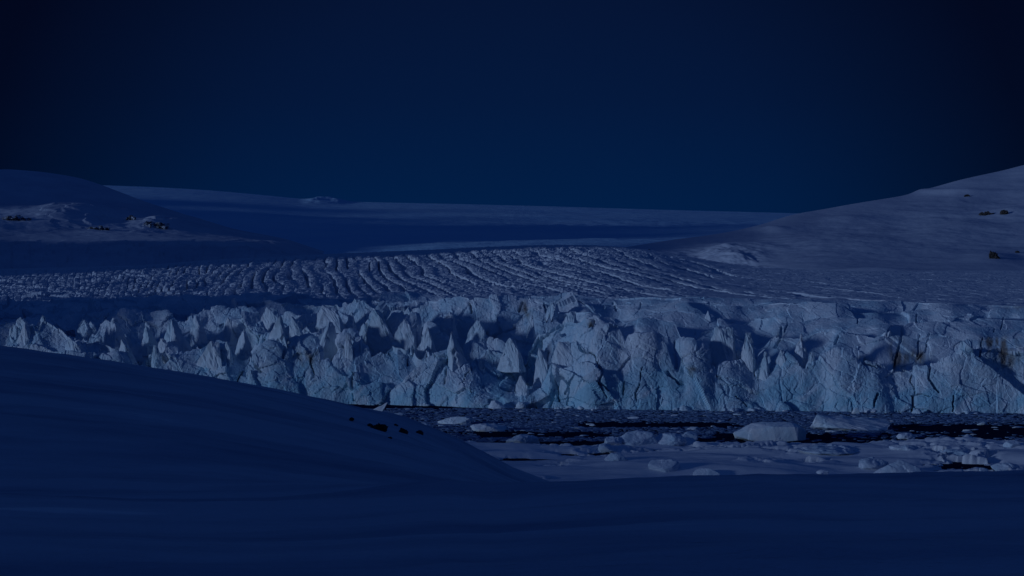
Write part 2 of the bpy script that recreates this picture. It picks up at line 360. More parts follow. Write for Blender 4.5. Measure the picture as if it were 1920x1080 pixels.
for i in range(5):
    nf = (130, 60, 56, 44, 30)[i]
    profY.append(crY[i]); profZ.append(crZ[i]); segs.append((nf, 'face', i))
    if i < 4:
        dep = (lerp(12, 4.2, right), lerp(11, 2.4, right), lerp(7, 1.6, right), lerp(3.4, .9, right))[i]*(1+.5*fbm(cu*.01, 9*i, 0, 70, 2))
        fr = (.55, .55, .6, .65)[i]
        vy = lerp(crY[i], crY[i+1], fr+.12*fbm(cu*.013, i*3, 0, 71, 2))
        profY.append(vy); profZ.append(sm2(np.minimum(crZ[i], crZ[i+1]))-dep); segs.append(((34, 30, 30, 30)[i], 'back', i))
FIELD0 = crY[4]+26
profY.append(FIELD0); profZ.append(crZ[4]-7); segs.append((24, 'back', 4))
GX, GY, GZ, FM = [], [], [], []
lastY = None
for k, (n, kind, i) in enumerate(segs):
    t = np.linspace(0, 1, n, endpoint=(k == len(segs)-1))[:, None]
    y0, y1, z0, z1 = profY[k], profY[k+1], profZ[k], profZ[k+1]
    if lastY is not None: y0 = lastY
    if kind == 'face':
        zz = z0+(z1-z0)*(t if i == 0 else t**.85)
        H = sm2(z1)+1.5
        ex = 1.5 if i == 0 else 1.25
        fy = lambda z_: y0+(y1-y0)*np.clip((z_-z0)/np.maximum(H-z0, 2.5), 0, 1.5)**ex
        yy = fy(zz); lastY = fy(z1)
    else:
        yy = y0+(y1-y0)*t; zz = z0+(z1-z0)*(t**.8 if i else t**.6); lastY = y1
    GY.append(yy); GZ.append(zz); FM.append(np.full(yy.shape, 1. if kind == 'face' else .55)*(1 if i == 0 else lerp(1.15, .5, right)[None, :]*.9))
GY = np.vstack(GY); GZ = np.vstack(GZ); FM = np.vstack(FM); GX = (cu[None, :]-960)/F*lerp(Yw[None, :], GY, 1.0)
def grid_normals(X, Y, Z):
    P = np.stack([X, Y, Z], -1)
    du = np.gradient(P, axis=1); dv = np.gradient(P, axis=0)
    n = np.cross(du, dv); n /= np.linalg.norm(n, axis=-1, keepdims=True)+1e-9
    return n
nrm = grid_normals(GX, GY, GZ)
for _ in range(6):     # soften the directions so that neighbouring points do not cross
    nrm = (nrm+np.roll(nrm, 1, 0)+np.roll(nrm, -1, 0)+np.roll(nrm, 1, 1)+np.roll(nrm, -1, 1)); nrm /= np.linalg.norm(nrm, axis=-1, keepdims=True)+1e-9
wx = GX+1.5*fbm(GX*.12, GY*.12, GZ*.12, 80, 2); wz = GZ+1.5*fbm(GX*.12, GY*.12, GZ*.12, 81, 2)
f1, e1 = facets(wx*.11+wz*.05, GY*.10, wz*.10-wx*.03, 82, .9)
f2, e2 = facets(wx*.33+wz*.12, GY*.33, wz*.30, 83, .9)
f3, e3 = facets(wx*.95, GY*.95, wz*.95, 84, .9)
R2 = np.broadcast_to(right[None, :], GX.shape)
f0, e0 = facets(wx*.042+wz*.012, GY*.042, wz*.042, 79, 1.0)
D = lerp(4.2, 3.4, R2)*f0+lerp(1.1, .65, R2)*f1+lerp(.28, .22, R2)*f2+.08*f3
D = D+1.1*fbm(GX*.06, GY*.06, GZ*.035, 85, 3)+.10*fbm(GX*1.6, GY*1.6, GZ*1.1, 86, 3)
mask = sstep(.0, .3, fbm(GX*.035, GY*.04, GZ*.04, 87, 2))
D = D-.2*mask*sstep(.05, .01, e1)-.3*mask*sstep(.03, .005, e0)-.22*sstep(.07, .0, e2)*sstep(-.1, .2, fbm(GX*.1, GY*.1, GZ*.1, 88, 2))
# steep open fissures in the wall
vc = np.abs(noise3(GX*.085+.25*noise3(GX*.2, GZ*.2, GY*.1, 90), GY*.05, GZ*.02, 89))
D = D-1.8*sstep(.016, .003, vc)*sstep(.2, .35, fbm(GX*.03, GY*.03, GZ*.07, 91, 2))
PX = 960+F*GX/GY; PY = 540+(EYE-GZ)/GY*F
FIS = [([(1692, 612), (1688, 640), (1682, 668), (1676, 694)], 2.6), ([(1724, 632), (1720, 668)], 2.0), ([(1741, 632), (1734, 660), (1722, 672)], 1.8), ([(1744, 690), (1742, 712), (1754, 730), (1759, 736)], 2.6),
    ([(1712, 742), (1710, 776)], 1.8), ([(1642, 742), (1638, 770)], 1.6), ([(1710, 742), (1728, 740), (1745, 746)], 1.2), ([(1572, 630), (1566, 646)], 2.2), ([(1477, 608), (1470, 622)], 2.2), ([(1466, 612), (1462, 636), (1452, 650)], 2.6),
    ([(1600, 668), (1618, 686), (1650, 690)], 2.0), ([(1402, 652), (1412, 692)], 2.6), ([(1324, 655), (1330, 690)], 2.4), ([(1266, 640), (1268, 690)], 2.6), ([(1008, 636), (1003, 662)], 2.4), ([(1028, 660), (1022, 690)], 2.2), ([(1046, 700), (1048, 752)], 2.2),
    ([(1062, 740), (1086, 706)], 1.6), ([(1172, 720), (1172, 742)], 1.6), ([(1120, 720), (1136, 736)], 1.4), ([(1114, 602), (1110, 620)], 2.4), ([(1150, 566), (1156, 580)], 1.8), ([(1202, 568), (1198, 580)], 1.8), ([(1022, 578), (1026, 592)], 1.8),
    ([(880, 568), (882, 584)], 1.8), ([(980, 572), (974, 590)], 2.2), ([(662, 700), (662, 750)], 1.4), ([(500, 640), (488, 690), (500, 706)], 1.8), ([(536, 640), (530, 680)], 2.0), ([(455, 690), (438, 726)], 1.6), ([(768, 650), (762, 676)], 2.0),
    ([(836, 690), (832, 720)], 1.4), ([(1380, 745), (1398, 764)], 1.2), ([(1788, 742), (1786, 772)], 1.2), ([(1840, 640), (1838, 668)], 1.4), ([(1880, 600), (1876, 622)], 1.6), ([(1610, 594), (1606, 612)], 1.6), ([(1718, 592), (1716, 612)], 1.6), ([(1865, 612), (1862, 626)], 1.4)]
wpx = 3.2*noise3(PX*.08, PY*.08, 0, 195); fdist = np.full(PX.shape, 99.)
for pl, wd in FIS:
    for (ax, ay), (bx, by) in zip(pl[:-1], pl[1:]):
        dx, dy = bx-ax, by-ay; L2_ = dx*dx+dy*dy
        t_ = np.clip(((PX+wpx-ax)*dx+(PY-ay)*dy)/L2_, 0, 1)
        fdist = np.minimum(fdist, np.hypot(PX+wpx-ax-t_*dx, PY-ay-t_*dy)/wd)
D = D-2.4*sstep(1.15, .45, fdist)
DIRT = 0
for bx, by, sx_, sy_ in ((1684, 662, 16, 26), (1720, 670, 20, 12), (1622, 676, 14, 8), (1884, 664, 26, 22), (1860, 646, 26, 8), (986, 585, 10, 12), (1110, 612, 8, 8), (972, 738, 20, 10), (575, 680, 14, 12), (1462, 626, 7, 10), (1300, 700, 8, 5), (910, 626, 26, 10), (1905, 580, 22, 8)):
    DIRT = DIRT+np.exp(-((PX-bx)/sx_)**2-((PY-by)/sy_)**2)
DIRT = np.clip(DIRT*(.75+1.6*fbm(PX*.09, PY*.03, 0, 197, 4)), 0, 1)
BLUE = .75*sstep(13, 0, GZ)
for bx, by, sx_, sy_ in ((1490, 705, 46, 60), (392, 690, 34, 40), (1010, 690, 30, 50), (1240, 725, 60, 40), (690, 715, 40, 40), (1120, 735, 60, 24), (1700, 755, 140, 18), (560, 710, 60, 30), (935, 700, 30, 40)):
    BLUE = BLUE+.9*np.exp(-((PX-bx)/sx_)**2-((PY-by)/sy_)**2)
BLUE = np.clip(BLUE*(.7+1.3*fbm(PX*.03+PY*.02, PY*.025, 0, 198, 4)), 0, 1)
rowfade = np.clip(np.arange(GX.shape[0])[::-1]/40., 0, 1)[:, None]
D = D*FM*(.15+.85*rowfade)
GX = GX+nrm[..., 0]*D; GY2 = GY+nrm[..., 1]*D; GZ2 = GZ+nrm[..., 2]*D
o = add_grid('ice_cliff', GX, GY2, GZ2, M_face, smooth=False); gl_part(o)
at_ = o.data.attributes.new('dirt', 'FLOAT', 'POINT'); at_.data.foreach_set('value', DIRT.astype(np.float32).ravel())
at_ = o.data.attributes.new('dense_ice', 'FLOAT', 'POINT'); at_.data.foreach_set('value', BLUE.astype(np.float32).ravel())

# --- crevassed surface behind the broken front
UPPER = [(-400, 512), (0, 503), (200, 497), (400, 487), (520, 481), (640, 475), (800, 469), (900, 463), (1000, 460), (1120, 459), (1200, 466), (1280, 482), (1380, 500), (1500, 506), (1700, 508), (1920, 507), (2300, 507)]
fu = np.arange(-520, 3400, 4.0)
f_start = np.interp(fu, cu, sm(crY[4]))+5; f_z0 = np.interp(fu, cu, sm(crZ[4]))-1.5
f_end = trs([(-400, 1500), (300, 1500), (900, 1500), (1180, 1480), (1320, 1330), (1500, 1180), (1920, 1150), (2300, 1150)], fu, 100)
f_up = trs(UPPER, fu, 60)
# flow lines: steep in the left part, bending round to run along the valley towards the right bank
cg = np.arange(-470, 2420, 1.45); tv = np.linspace(0, 1, 560)[:, None]
K1 = tr([(-470, 0), (150, -25), (350, -62), (450, -60), (560, -10), (650, 25), (750, 60), (900, 100), (1050, 140), (1150, 170), (1250, 200), (1600, 230), (2400, 230)], cg)
K3 = tr([(550, 0), (650, 40), (750, 120), (900, 260), (1050, 420), (1200, 560), (1400, 640), (2400, 640)], cg)
wob = 11*fbm(cg[None, :]*.008, tv*4.0, 0, 101, 3)
CG = np.broadcast_to(cg[None, :], wob.shape); TB = np.broadcast_to(tv, wob.shape)
U2 = CG+K1*(1-tv)+K3*(1-tv)**3
g = lambda a: np.interp(U2, fu, a)
FS, FE, FZ = g(f_start), g(f_end), g(f_z0)
py0 = 540+(EYE-FZ)/FS*F
Yg = FS*(FE/FS)**tv
tb = (1/FS-1/Yg)/(1/FS-1/FE)
pyb = py0+(g(f_up)-py0)*tb**1.15
Zb = EYE-(pyb-540)/F*Yg
Xg = (U2-960)/F*Yg
core = sstep(180, 420, CG)
spc = tr([(-470, 12), (300, 14), (700, 18), (900, 24), (1100, 40), (1250, 80), (2420, 140)], cg)
Lc = np.concatenate([[0], np.cumsum(np.diff(cg)/spc[1:])])[None, :]+.045*wob
Lc = Lc+.4*noise3(CG*.02, TB*6, 0, 103)+1.3*noise3(CG*.012, TB*1.2, 5, 112)
idl = np.floor(Lc); ph = Lc-idl
wdt = .27+.14*noise3(idl*3.3, TB*5, 0, 104)
fur = np.where(ph < wdt, -np.sin(np.clip(ph/wdt, 0, 1)*np.pi)**.6, .18*np.sin(np.clip((ph-wdt)/(1-wdt), 0, 1)*np.pi)**.5)
strong = sstep(-.30, .10, noise3(idl*5.7, TB*3.2+idl*1.3, 0, 105))
end_ = sstep(.03, .14, tb)*sstep(1.0, .9, tb)
amp = lerp(1.0, 4.6, core)*sstep(1500, 1000, CG)*(.45+.55*sstep(560, 535, pyb))*Yg/900.
Dz = amp*fur*strong*end_*(1-.5*sstep(490, 468, pyb))
fb1, eb1 = facets(Xg*.06, Yg*.04, Xg*0, 106, .9); fb2, eb2 = facets(Xg*.16, Yg*.09, Xg*0, 107, .9)
rim = sstep(505, 470, pyb)*sstep(1250, 1000, U2)
rough = .10+.55*sstep(620, 250, U2)+.75*rim*core
Dz = Dz+rough*(2.2*fb1+1.4*fb2-1.2*sstep(.10, .0, eb1))*sstep(0, .05, tb)*sstep(1.02, .9, tb)
Dz = Dz+(.25+.25*core)*facets(Xg*.45, Yg*.16, Xg*0, 110, .9)[0]*sstep(0, .05, tb)*sstep(1400, 1000, U2)
Dz = Dz+.35*fbm(Xg*.06, Yg*.06, 0, 108, 4)+sstep(900, 1300, U2)*.55*Yg/700*(ridged(Xg*.006, Yg*.045, 0, 109, 3)-.4)*sstep(0, .1, tb)
band = np.exp(-((pyb-(494-.02*U2))/8.)**2)*sstep(420, 250, U2)
Dz = Dz*(1-.8*band)-2.5*band
Zf = Zb+Dz
tail = np.array([[1.015, -6], [1.05, -30]])
o = add_grid('crevasse_field', np.vstack([Xg]+[Xg[-1:]*s for s, _ in tail]), np.vstack([Yg]+[Yg[-1:]*s for s, _ in tail]), np.vstack([Zf]+[Zf[-1:]+d for _, d in tail]), M_field, smooth=False); gl_part(o)

# --- ice towers along the front: sharp wedges with one face to the light and one away from it
def hull_mesh(name, pts, mat, seed, cuts=7, amp=.5, parent=None, fs=.3):
    bm = bmesh.new()
    for p in pts: bm.verts.new(p)
    bmesh.ops.convex_hull(bm, input=bm.verts[:])
    for v in [v for v in bm.verts if not v.link_faces]: bm.verts.remove(v)
    bmesh.ops.triangulate(bm, faces=bm.faces[:])
    bmesh.ops.subdivide_edges(bm, edges=bm.edges[:], cuts=cuts, use_grid_fill=True)
    bmesh.ops.triangulate(bm, faces=bm.faces[:])
    bm.normal_update()
    V = np.array([v.co for v in bm.verts]); Nn = np.array([v.normal for v in bm.verts])
    fa, ea = facets(V[:, 0]*fs+seed, V[:, 1]*fs, V[:, 2]*fs*.7, 200+seed % 13, .9)
    fb, _ = facets(V[:, 0]*fs*3, V[:, 1]*fs*3+seed, V[:, 2]*fs*2, 220, .9)
    d = amp*(fa+.4*fb+.5*fbm(V[:, 0]*.5, V[:, 1]*.5, V[:, 2]*.4, seed, 3)-.8*sstep(.08, 0, ea))
    V = V+Nn*d[:, None]
    fc = np.array([[v.index for v in f.verts] for f in bm.faces]); bm.free()
    return add_mesh(name, V, fc, mat, parent, smooth=False)
SER = [  # left, ridge foot, right, base y | apex x, apex y | crest end x, y | metres behind waterline
    (470, 542, 552, 700, 524, 593, 530, 606, 5), (568, 584, 648, 690, 618, 602, 628, 612, 10), (302, 322, 374, 662, 321, 598, 330, 604, 17),
    (262, 275, 312, 652, 274, 614, 280, 620, 20), (218, 246, 268, 684, 227, 636, 236, 642, 8), (282, 292, 316, 690, 288, 648, 298, 652, 6),
    (402, 484, 512, 650, 424, 596, 478, 598, 30), (438, 459, 484, 668, 456, 614, 460, 624, 16), (60, 84, 104, 645, 80, 591, 84, 596, 12),
    (190, 214, 246, 640, 212, 596, 220, 600, 22), (352, 418, 424, 716, 394, 640, 410, 642, 4), (410, 430, 442, 672, 424, 640, 430, 642, 6),
    (20, 48, 70, 668, 46, 608, 56, 616, 8), (112, 150, 178, 672, 130, 632, 150, 640, 6), (636, 660, 668, 712, 650, 624, 658, 628, 5),
    (684, 740, 752, 650, 702, 580, 716, 590, 20), (722, 778, 788, 660, 756, 596, 772, 606, 17), (776, 806, 822, 668, 802, 612, 808, 618, 14),
    (838, 848, 884, 680, 846, 622, 852, 632, 9), (930, 974, 986, 682, 956, 634, 966, 640, 14), (964, 988, 996, 740, 976, 706, 984, 710, 3),
    (998, 1028, 1036, 720, 1010, 652, 1020, 656, 6), (1030, 1076, 1090, 700, 1048, 642, 1068, 640, 5), (1120, 1158, 1172, 680, 1132, 612, 1154, 614, 7),
    (1174, 1242, 1264, 720, 1190, 622, 1236, 626, 5), (1276, 1326, 1338, 722, 1286, 654, 1320, 653, 4), (1310, 1376, 1388, 700, 1344, 612, 1374, 614, 9),
    (1386, 1412, 1424, 700, 1398, 622, 1408, 624, 7), (1418, 1440, 1450, 716, 1434, 658, 1438, 664, 4), (1448, 1474, 1490, 704, 1464, 656, 1472, 660, 6),
    (1476, 1504, 1524, 704, 1502, 624, 1506, 632, 8), (1508, 1528, 1538, 700, 1518, 660, 1526, 662, 5), (540, 566, 584, 640, 546, 592, 556, 598, 24),
    (590, 640, 652, 610, 606, 574, 630, 578, 40), (736, 770, 790, 610, 764, 576, 772, 580, 42), (482, 520, 540, 620, 500, 576, 520, 580, 44),
    (868, 906, 920, 640, 894, 598, 902, 602, 30), (820, 850, 862, 620, 842, 584, 850, 588, 40), (140, 162, 182, 632, 158, 600, 164, 604, 34), (352, 372, 392, 630, 366, 592, 374, 596, 40)]
rnd0 = random.Random(5)
for k in range(46):      # more broken blocks between the named towers
    px = rnd0.uniform(-20, 1180)*(.9 if k % 3 else 1.2); off = rnd0.choice([12, 20, 27, 34, 42, 50, 60, 70, 84])
    yy = float(np.interp(px, cu, Yw))+off
    cz = [float(np.interp(px, cu, c)) for c in crest]; oo = [5, 23, 46, 78, 112]
    ap = float(np.interp(off, oo, cz))-rnd0.uniform(-1, 9)*(1 if px < 900 else .5)
    w = rnd0.uniform(18, 46); lo = ap+rnd0.uniform(22, 40)
    fr = rnd0.uniform(.45, .85); c1 = rnd0.uniform(.25, .6); c2 = c1+rnd0.uniform(.08, .3)
    SER.append((px-w*.5, px-w*.5+w*fr, px+w*.5, lo, px-w*.5+w*c1, ap, px-w*.5+w*c2, ap+rnd0.uniform(1, 6), off))
for k in range(12):      # shaded rubble behind the left end of the front
    px = -30+k*42+rnd0.uniform(-14, 14); off = rnd0.uniform(60, 112); ap = rnd0.uniform(556, 586); w = rnd0.uniform(20, 44)
    SER.append((px-w*.5, px+w*rnd0.uniform(-.1, .3), px+w*.5, ap+26, px-w*.15, ap, px+w*.12, ap+3, off))
for k, (l, f, r, by, ax, ay, bx, b_y, off) in enumerate(SER):
    Y0 = float(np.interp((l+r)/2, cu, Yw))+off
    w = (r-l)/F*Y0
    dpt = .45*w
    zb = float(zat(by, Y0))-2.5
    def q(px, py, yy): return (float(xat(px, yy)), yy, float(zat(py, yy)))
    pts = []
    for px, yy in ((l, Y0+dpt*.5), (f, Y0-dpt*.45), (r, Y0+dpt*.55), ((l+r)/2, Y0+dpt*1.6)):
        pts.append((float(xat(px, yy)), yy, zb))
    pts += [q(ax, ay, Y0+dpt*.15), q(bx, b_y, Y0+dpt*.25), q((ax+bx)/2, ay+2, Y0+dpt*.8)]
    # swell half way up so that the blades are not plain pyramids
    rnd = random.Random(k)
    pts += [q(lerp(l, ax, .55)-rnd.uniform(0, 3), lerp(by, ay, .55), Y0+dpt*.25), q(lerp(f, bx, .5)+rnd.uniform(-1, 3), lerp(by, b_y, .55), Y0-dpt*.18)]
    o = hull_mesh('serac', pts, M_serac, 300+k, cuts=8, amp=.065*min(w, 6)); gl_part(o)

# ------------------------------------------------------------------ far ice cap
SKYL = [(-700, 345), (0, 345), (190, 347), (300, 351), (400, 357), (500, 366), (570, 373.5), (650, 378), (840, 382), (1040, 387), (1200, 392), (1350, 396), (1500, 400), (1900, 408), (2700, 420)]
CAPB = [(-700, 530), (300, 520), (600, 510), (1000, 496), (1400, 480), (2700, 480)]
du_ = np.arange(-700, 2700, 4.0); tv = np.linspace(0, 1, 260)
py_c = trs(CAPB, du_, 90)[None, :]+(trs(SKYL, du_, 40)-trs(CAPB, du_, 90))[None, :]*tv[:, None]
Yc_ = 1650*(6500/1650.)**(tv**1.2)
Yc_ = np.broadcast_to(Yc_[:, None], py_c.shape)
Xc = (du_[None, :]-960)/F*Yc_; Zc = EYE-(py_c-540)/F*Yc_
Ub = np.broadcast_to(du_[None, :], py_c.shape)
edge = np.sin(np.pi*np.clip(tv, 0, 1))[:, None]**.5
rel = 10*fbm(Xc*.0016, Yc_*.0011, 0, 120, 4)+edge*3*ridged(Xc*.004, Yc_*.012, 0, 121, 3)
fine = 9*(fbm(Xc*.03, Yc_*.03, 0, 125, 4)-.3)*np.exp(-((py_c-466+.012*Ub)/11.)**4)*sstep(620, 300, Ub)+5*fbm(Xc*.02, Yc_*.02, 0, 122, 4)*np.exp(-((py_c-424)/9.)**2)+1.2*fbm(Xc*.012, Yc_*.03, 0, 123, 3)
Zc = Zc+rel*np.minimum(edge, .9)+fine*edge+(14+8*facets(Xc*.012, Yc_*.008, Xc*0, 124, .8)[0])*np.exp(-(np.abs(Ub-612)/36)**4-((py_c-377)/5)**2)
tail = [(1.03, -40), (1.25, -900)]
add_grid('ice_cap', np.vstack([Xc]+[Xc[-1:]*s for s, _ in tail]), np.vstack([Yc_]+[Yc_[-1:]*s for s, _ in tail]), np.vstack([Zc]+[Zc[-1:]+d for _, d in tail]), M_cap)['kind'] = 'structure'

# ------------------------------------------------------------------ hills on both sides
def hill(name, us, base, top, Yb, Yt, n, relief, mat, curve=1.0, pw=1.0):
    t = np.linspace(0, 1, n)[:, None]
    py = trs(base, us, 60)[None, :]+(trs(top, us, 22)-trs(base, us, 60))[None, :]*t**curve
    Y = (trs(Yb, us, 130)[None, :]*(1-t**pw)+trs(Yt, us, 130)[None, :]*t**pw)
    X = (us[None, :]-960)/F*Y; Z = EYE-(py-540)/F*Y
    Z = Z+relief(X, Y, Z, np.broadcast_to(us[None, :], X.shape), py, t)
    tail = [(1.02, -4), (1.08, -30), (1.4, -260)]
    pq = np.linspace(.995, .80, 40); pre = [(float(v), -2-float(np.interp(1-v, [0, .04, .08, .14, .2], [0, 8, 22, 58, 118]))) for v in pq]
    st = lambda A, m: np.vstack([A[:1]*s for s, _ in pre[::-1]]+[A]+[A[-1:]*s for s, _ in tail])
    X2, Y2 = st(X, 0), st(Y, 0)
    Z2 = np.vstack([Z[:1]+d for _, d in pre[::-1]]+[Z]+[Z[-1:]+d for _, d in tail])
    if name == 'valley_side': n0 = len(pre); Z2[:n0] += 3.2*(facets(X2[:n0]*.07, Y2[:n0]*.03, X2[:n0]*0, 145, .9)[0]-.2)*sstep(.86, .90, np.array([v for v, _ in pre[::-1]]))[:, None]
    o = add_grid(name, X2, Y2, Z2, mat); o['kind'] = 'structure'; return o, X, Y, Z, py
RT = [(1150, 468), (1200, 459), (1230, 454), (1280, 447), (1330, 441), (1370, 434), (1420, 424), (1460, 410), (1490, 401), (1540, 393), (1600, 382), (1700, 366), (1730, 357), (1800, 337), (1850, 326), (1880, 320), (1920, 309), (2100, 270), (2500, 200)]
RB = [(1150, 474), (1200, 472), (1230, 478), (1262, 492), (1290, 504), (1350, 510), (1450, 512), (1550, 512), (1620, 514), (1700, 516), (1800, 514), (1920, 516), (2500, 520)]
def bumps(us, py, X, Y, Z, lst):
    out = 0
    for bx, by, wx_, wy_, h in lst: out = out+h*np.exp(-(((us-bx)/wx_)**2+((py-by)/wy_)**2))
    return out
def rel_r(X, Y, Z, us, py, t):
    e = np.sin(np.pi*np.clip(t, 0, 1))**.6
    r = 5*fbm(X*.006, Y*.006, Z*.006, 130, 3)*e+.6*ridged(X*.008+Z*.01, Z*.05, Y*.004, 131, 3)*e
    r = r+.7*fbm(X*.05, Y*.05, Z*.08, 132, 4)*e
    low = sstep(455, 490, py)*sstep(1480, 1380, us)
    r = r+low*4.5*(fbm(X*.03+Z*.08, Z*.08, Y*.02, 133, 5))
    r = r+bumps(us, py, X, Y, Z, [(1350, 484, 56, 16, 9), (1405, 468, 60, 12, 4), (1450, 430, 30, 5, 4), (1590, 412, 45, 6, 4), (1860, 484, 50, 10, 5), (1650, 508, 70, 3, 2.5), (1790, 359, 90, 4, 4), (1900, 395, 40, 8, 5)])
    return r*sstep(0, .04, t)
us = np.arange(1150, 2500, 2.0)
o, RX, RY, RZ, RPY = hill('snow_hill', us, RB, RT, [(1150, 1500), (1230, 1440), (1300, 1330), (1500, 1120), (2500, 1050)], [(1150, 1520), (1230, 1500), (1300, 1500), (1500, 1650), (1920, 1900), (2500, 2000)], 330, rel_r, M_hill, 1.0, 1.0)
def hit(A, us_, px, py):
    HX, HY, HZ, HP = A
    c = int(np.argmin(np.abs(us_-px))); pp = 540+(EYE-HZ[:, c])/HY[:, c]*F; k = int(np.argmin(np.abs(pp-py)))
    return HX[k, c], HY[k, c], HZ[k, c]
RH = (RX, RY, RZ, RPY); rus = us
LT = [(-900, 405), (-260, 396), (-110, 365), (-30, 322), (0, 316), (80, 322), (150, 333), (200, 350), (240, 366), (300, 388), (380, 412), (440, 430), (540, 448), (620, 478), (700, 500)]
LB = [(-900, 520), (-200, 470), (0, 456), (300, 452), (500, 456), (620, 488), (700, 505)]
def rel_l(X, Y, Z, us, py, t):
    e = np.sin(np.pi*np.clip(t, 0, 1))**.6
    r = 8*fbm(X*.004, Y*.004, Z*.004, 140, 3)*e+1.5*fbm(X*.03, Y*.03, Z*.03, 141, 4)*e
    r = r+bumps(us, py, X, Y, Z, [(120, 402, 75, 16, 14), (60, 372, 60, 6, -5), (260, 398, 40, 9, 6), (300, 420, 60, 8, 8)])
    f, ed = facets(X*.03, Y*.03, Z*.03, 142, .9)
    r = r+5*f*np.exp(-(((us-130)/80)**2+((py-405)/18)**2))+5*f*np.exp(-(((us-290)/60)**2+((py-418)/14)**2))
    f, ed = facets(X*.05, Y*.02, Z*.05, 143, .9)
    r = r*sstep(0, .04, t)+3.2*(f-.2)*np.exp(-((py-456)/5.)**2)*sstep(560, 350, us)
    return r
lus = np.arange(-900, 700, 2.5)
o, LX, LY, LZ, LPY = hill('valley_side', lus, LB, LT, [(-900, 900), (-300, 1350), (0, 1800), (700, 1900)], [(-900, 1300), (-300, 2000), (0, 2600), (700, 2200)], 260, rel_l, M_hill)
LH = (LX, LY, LZ, LPY)

gx = -np.geomspace(180, 7000, 190); gy = np.geomspace(250, 7500, 190)  # unseen ridges left of view, added and shaped to cast shadows over the ice
MX, MY = np.meshgrid(gx, gy)
pm = MX*sv[1]-MY*sv[0]                      # distance across the sunlight
inside = -MX-.385*MY-12                     # stays left of the view
MZ = -40+640*sstep(100, 1500, inside)*sstep(1500, 2250, pm)*sstep(900, 2000, MY)+160*fbm(MX*.0012, MY*.0012, 0, 170, 5)*sstep(100, 900, inside)*sstep(1400, 2000, pm)
MZ = MZ-620*np.exp(-((pm-2175)/62)**4)*sstep(100, 800, inside)*(MX < -1300)  # gap cut in the ridge so sun reaches the left hill face
MZ = np.maximum(MZ, -40+98*sstep(0, 130, inside)*sstep(440, 500, pm)*sstep(680, 580, pm)+24*fbm(MX*.02, MY*.02, 0, 171, 4))
MZ = np.maximum(MZ, -40+290*sstep(60, 500, inside)*sstep(1120, 1260, pm)*sstep(1980, 1850, pm)+25*fbm(MX*.006, MY*.006, 0, 172, 4))
add_grid('shade_ridges', MX, MY, MZ, M_hill)['kind'] = 'structure'

# ------------------------------------------------------------------ rocks
def chunk(name, loc, size, seed, mat, rot=0., nplanes=14, soft=18., rough=.06, sub=4, top=None, tilt=0.):
    """rounded polyhedron of random cleavage planes; loc is the base centre"""
    rnd = np.random.RandomState(seed)
    bm = bmesh.new(); bmesh.ops.create_icosphere(bm, subdivisions=sub, radius=1.0)
    V = np.array([v.co for v in bm.verts]); fc = np.array([[v.index for v in f.verts] for f in bm.faces]); bm.free()
    n = rnd.normal(size=(nplanes, 3)); n /= np.linalg.norm(n, axis=1, keepdims=True)
    d = rnd.uniform(.62, 1.0, nplanes)
    if top is not None:
        for (a, b, c, dd) in top:
            v = np.array([a, b, c], float); v /= np.linalg.norm(v); n = np.vstack([n, v]); d = np.append(d, dd)
    dots = np.clip(V@n.T, 1e-3, None)/d
    r = np.minimum(1/(np.sum(dots**soft, 1)**(1/soft)), 1.12)
    P_ = V*r[:, None]
    lo = P_[:, 2].min()
    Pm = P_*np.array(size)/2
    sc = max(size)*.5
    fr = 3.0/sc
    dd = rough*sc*(.6*facets(Pm[:, 0]*fr+seed, Pm[:, 1]*fr, Pm[:, 2]*fr, seed % 97, .9)[0]+.5*fbm(Pm[:, 0]*fr*1.5, Pm[:, 1]*fr*1.5, Pm[:, 2]*fr*1.5, seed, 3))
    Pm = Pm+V*dd[:, None]
    Pm[:, 2] += size[2]/2*.55
    ct, st_ = math.cos(tilt), math.sin(tilt)
    Pm = np.stack([Pm[:, 0]*ct+Pm[:, 2]*st_, Pm[:, 1], -Pm[:, 0]*st_+Pm[:, 2]*ct], 1)
    cz, sz = math.cos(rot), math.sin(rot)
    Pm = np.stack([Pm[:, 0]*cz-Pm[:, 1]*sz, Pm[:, 0]*sz+Pm[:, 1]*cz, Pm[:, 2]], 1)
    o = add_mesh(name, Pm, fc, mat, smooth=False); o.location = loc; return o
G = 'dark rocks poking through the snow'
for k, (px, py, w, h, lab) in enumerate([
        (710, 806, 20, 9, 'largest of the dark rocks on the crest of the near snow slope'),
        (756, 812, 12, 6, 'low dark rock in the middle of the rocks on the near slope'),
        (774, 824, 14, 8, 'pointed dark rock lying lowest among the rocks on the near slope'),
        (786, 815, 9, 5, 'small dark rock at the right end of the near slope rocks'),
        (659, 788, 6, 3, 'tiny dark stone on the near slope, uphill of the larger rocks'),
        (694, 799, 7, 3, 'small dark stone touching the left side of the largest near slope rock'),
        (731, 822, 5, 2, 'tiny stone by itself below the largest and middle near slope rocks'),
        (798, 836, 5, 3, 'tiny dark stone lowest and farthest right on the near slope'),
        (742, 800, 6, 3, 'small stone just above the middle rock on the near slope')]):
    x, y, z = fore_hit(px, py); s = y/F
    tag(chunk('rock', (x, y, z-.25*h*s), (w*s*1.5, w*s*1.3, h*s*2.2), 500+k, M_rock, rot=k, nplanes=9, soft=30, rough=.42, sub=5), lab, 'rock', G)
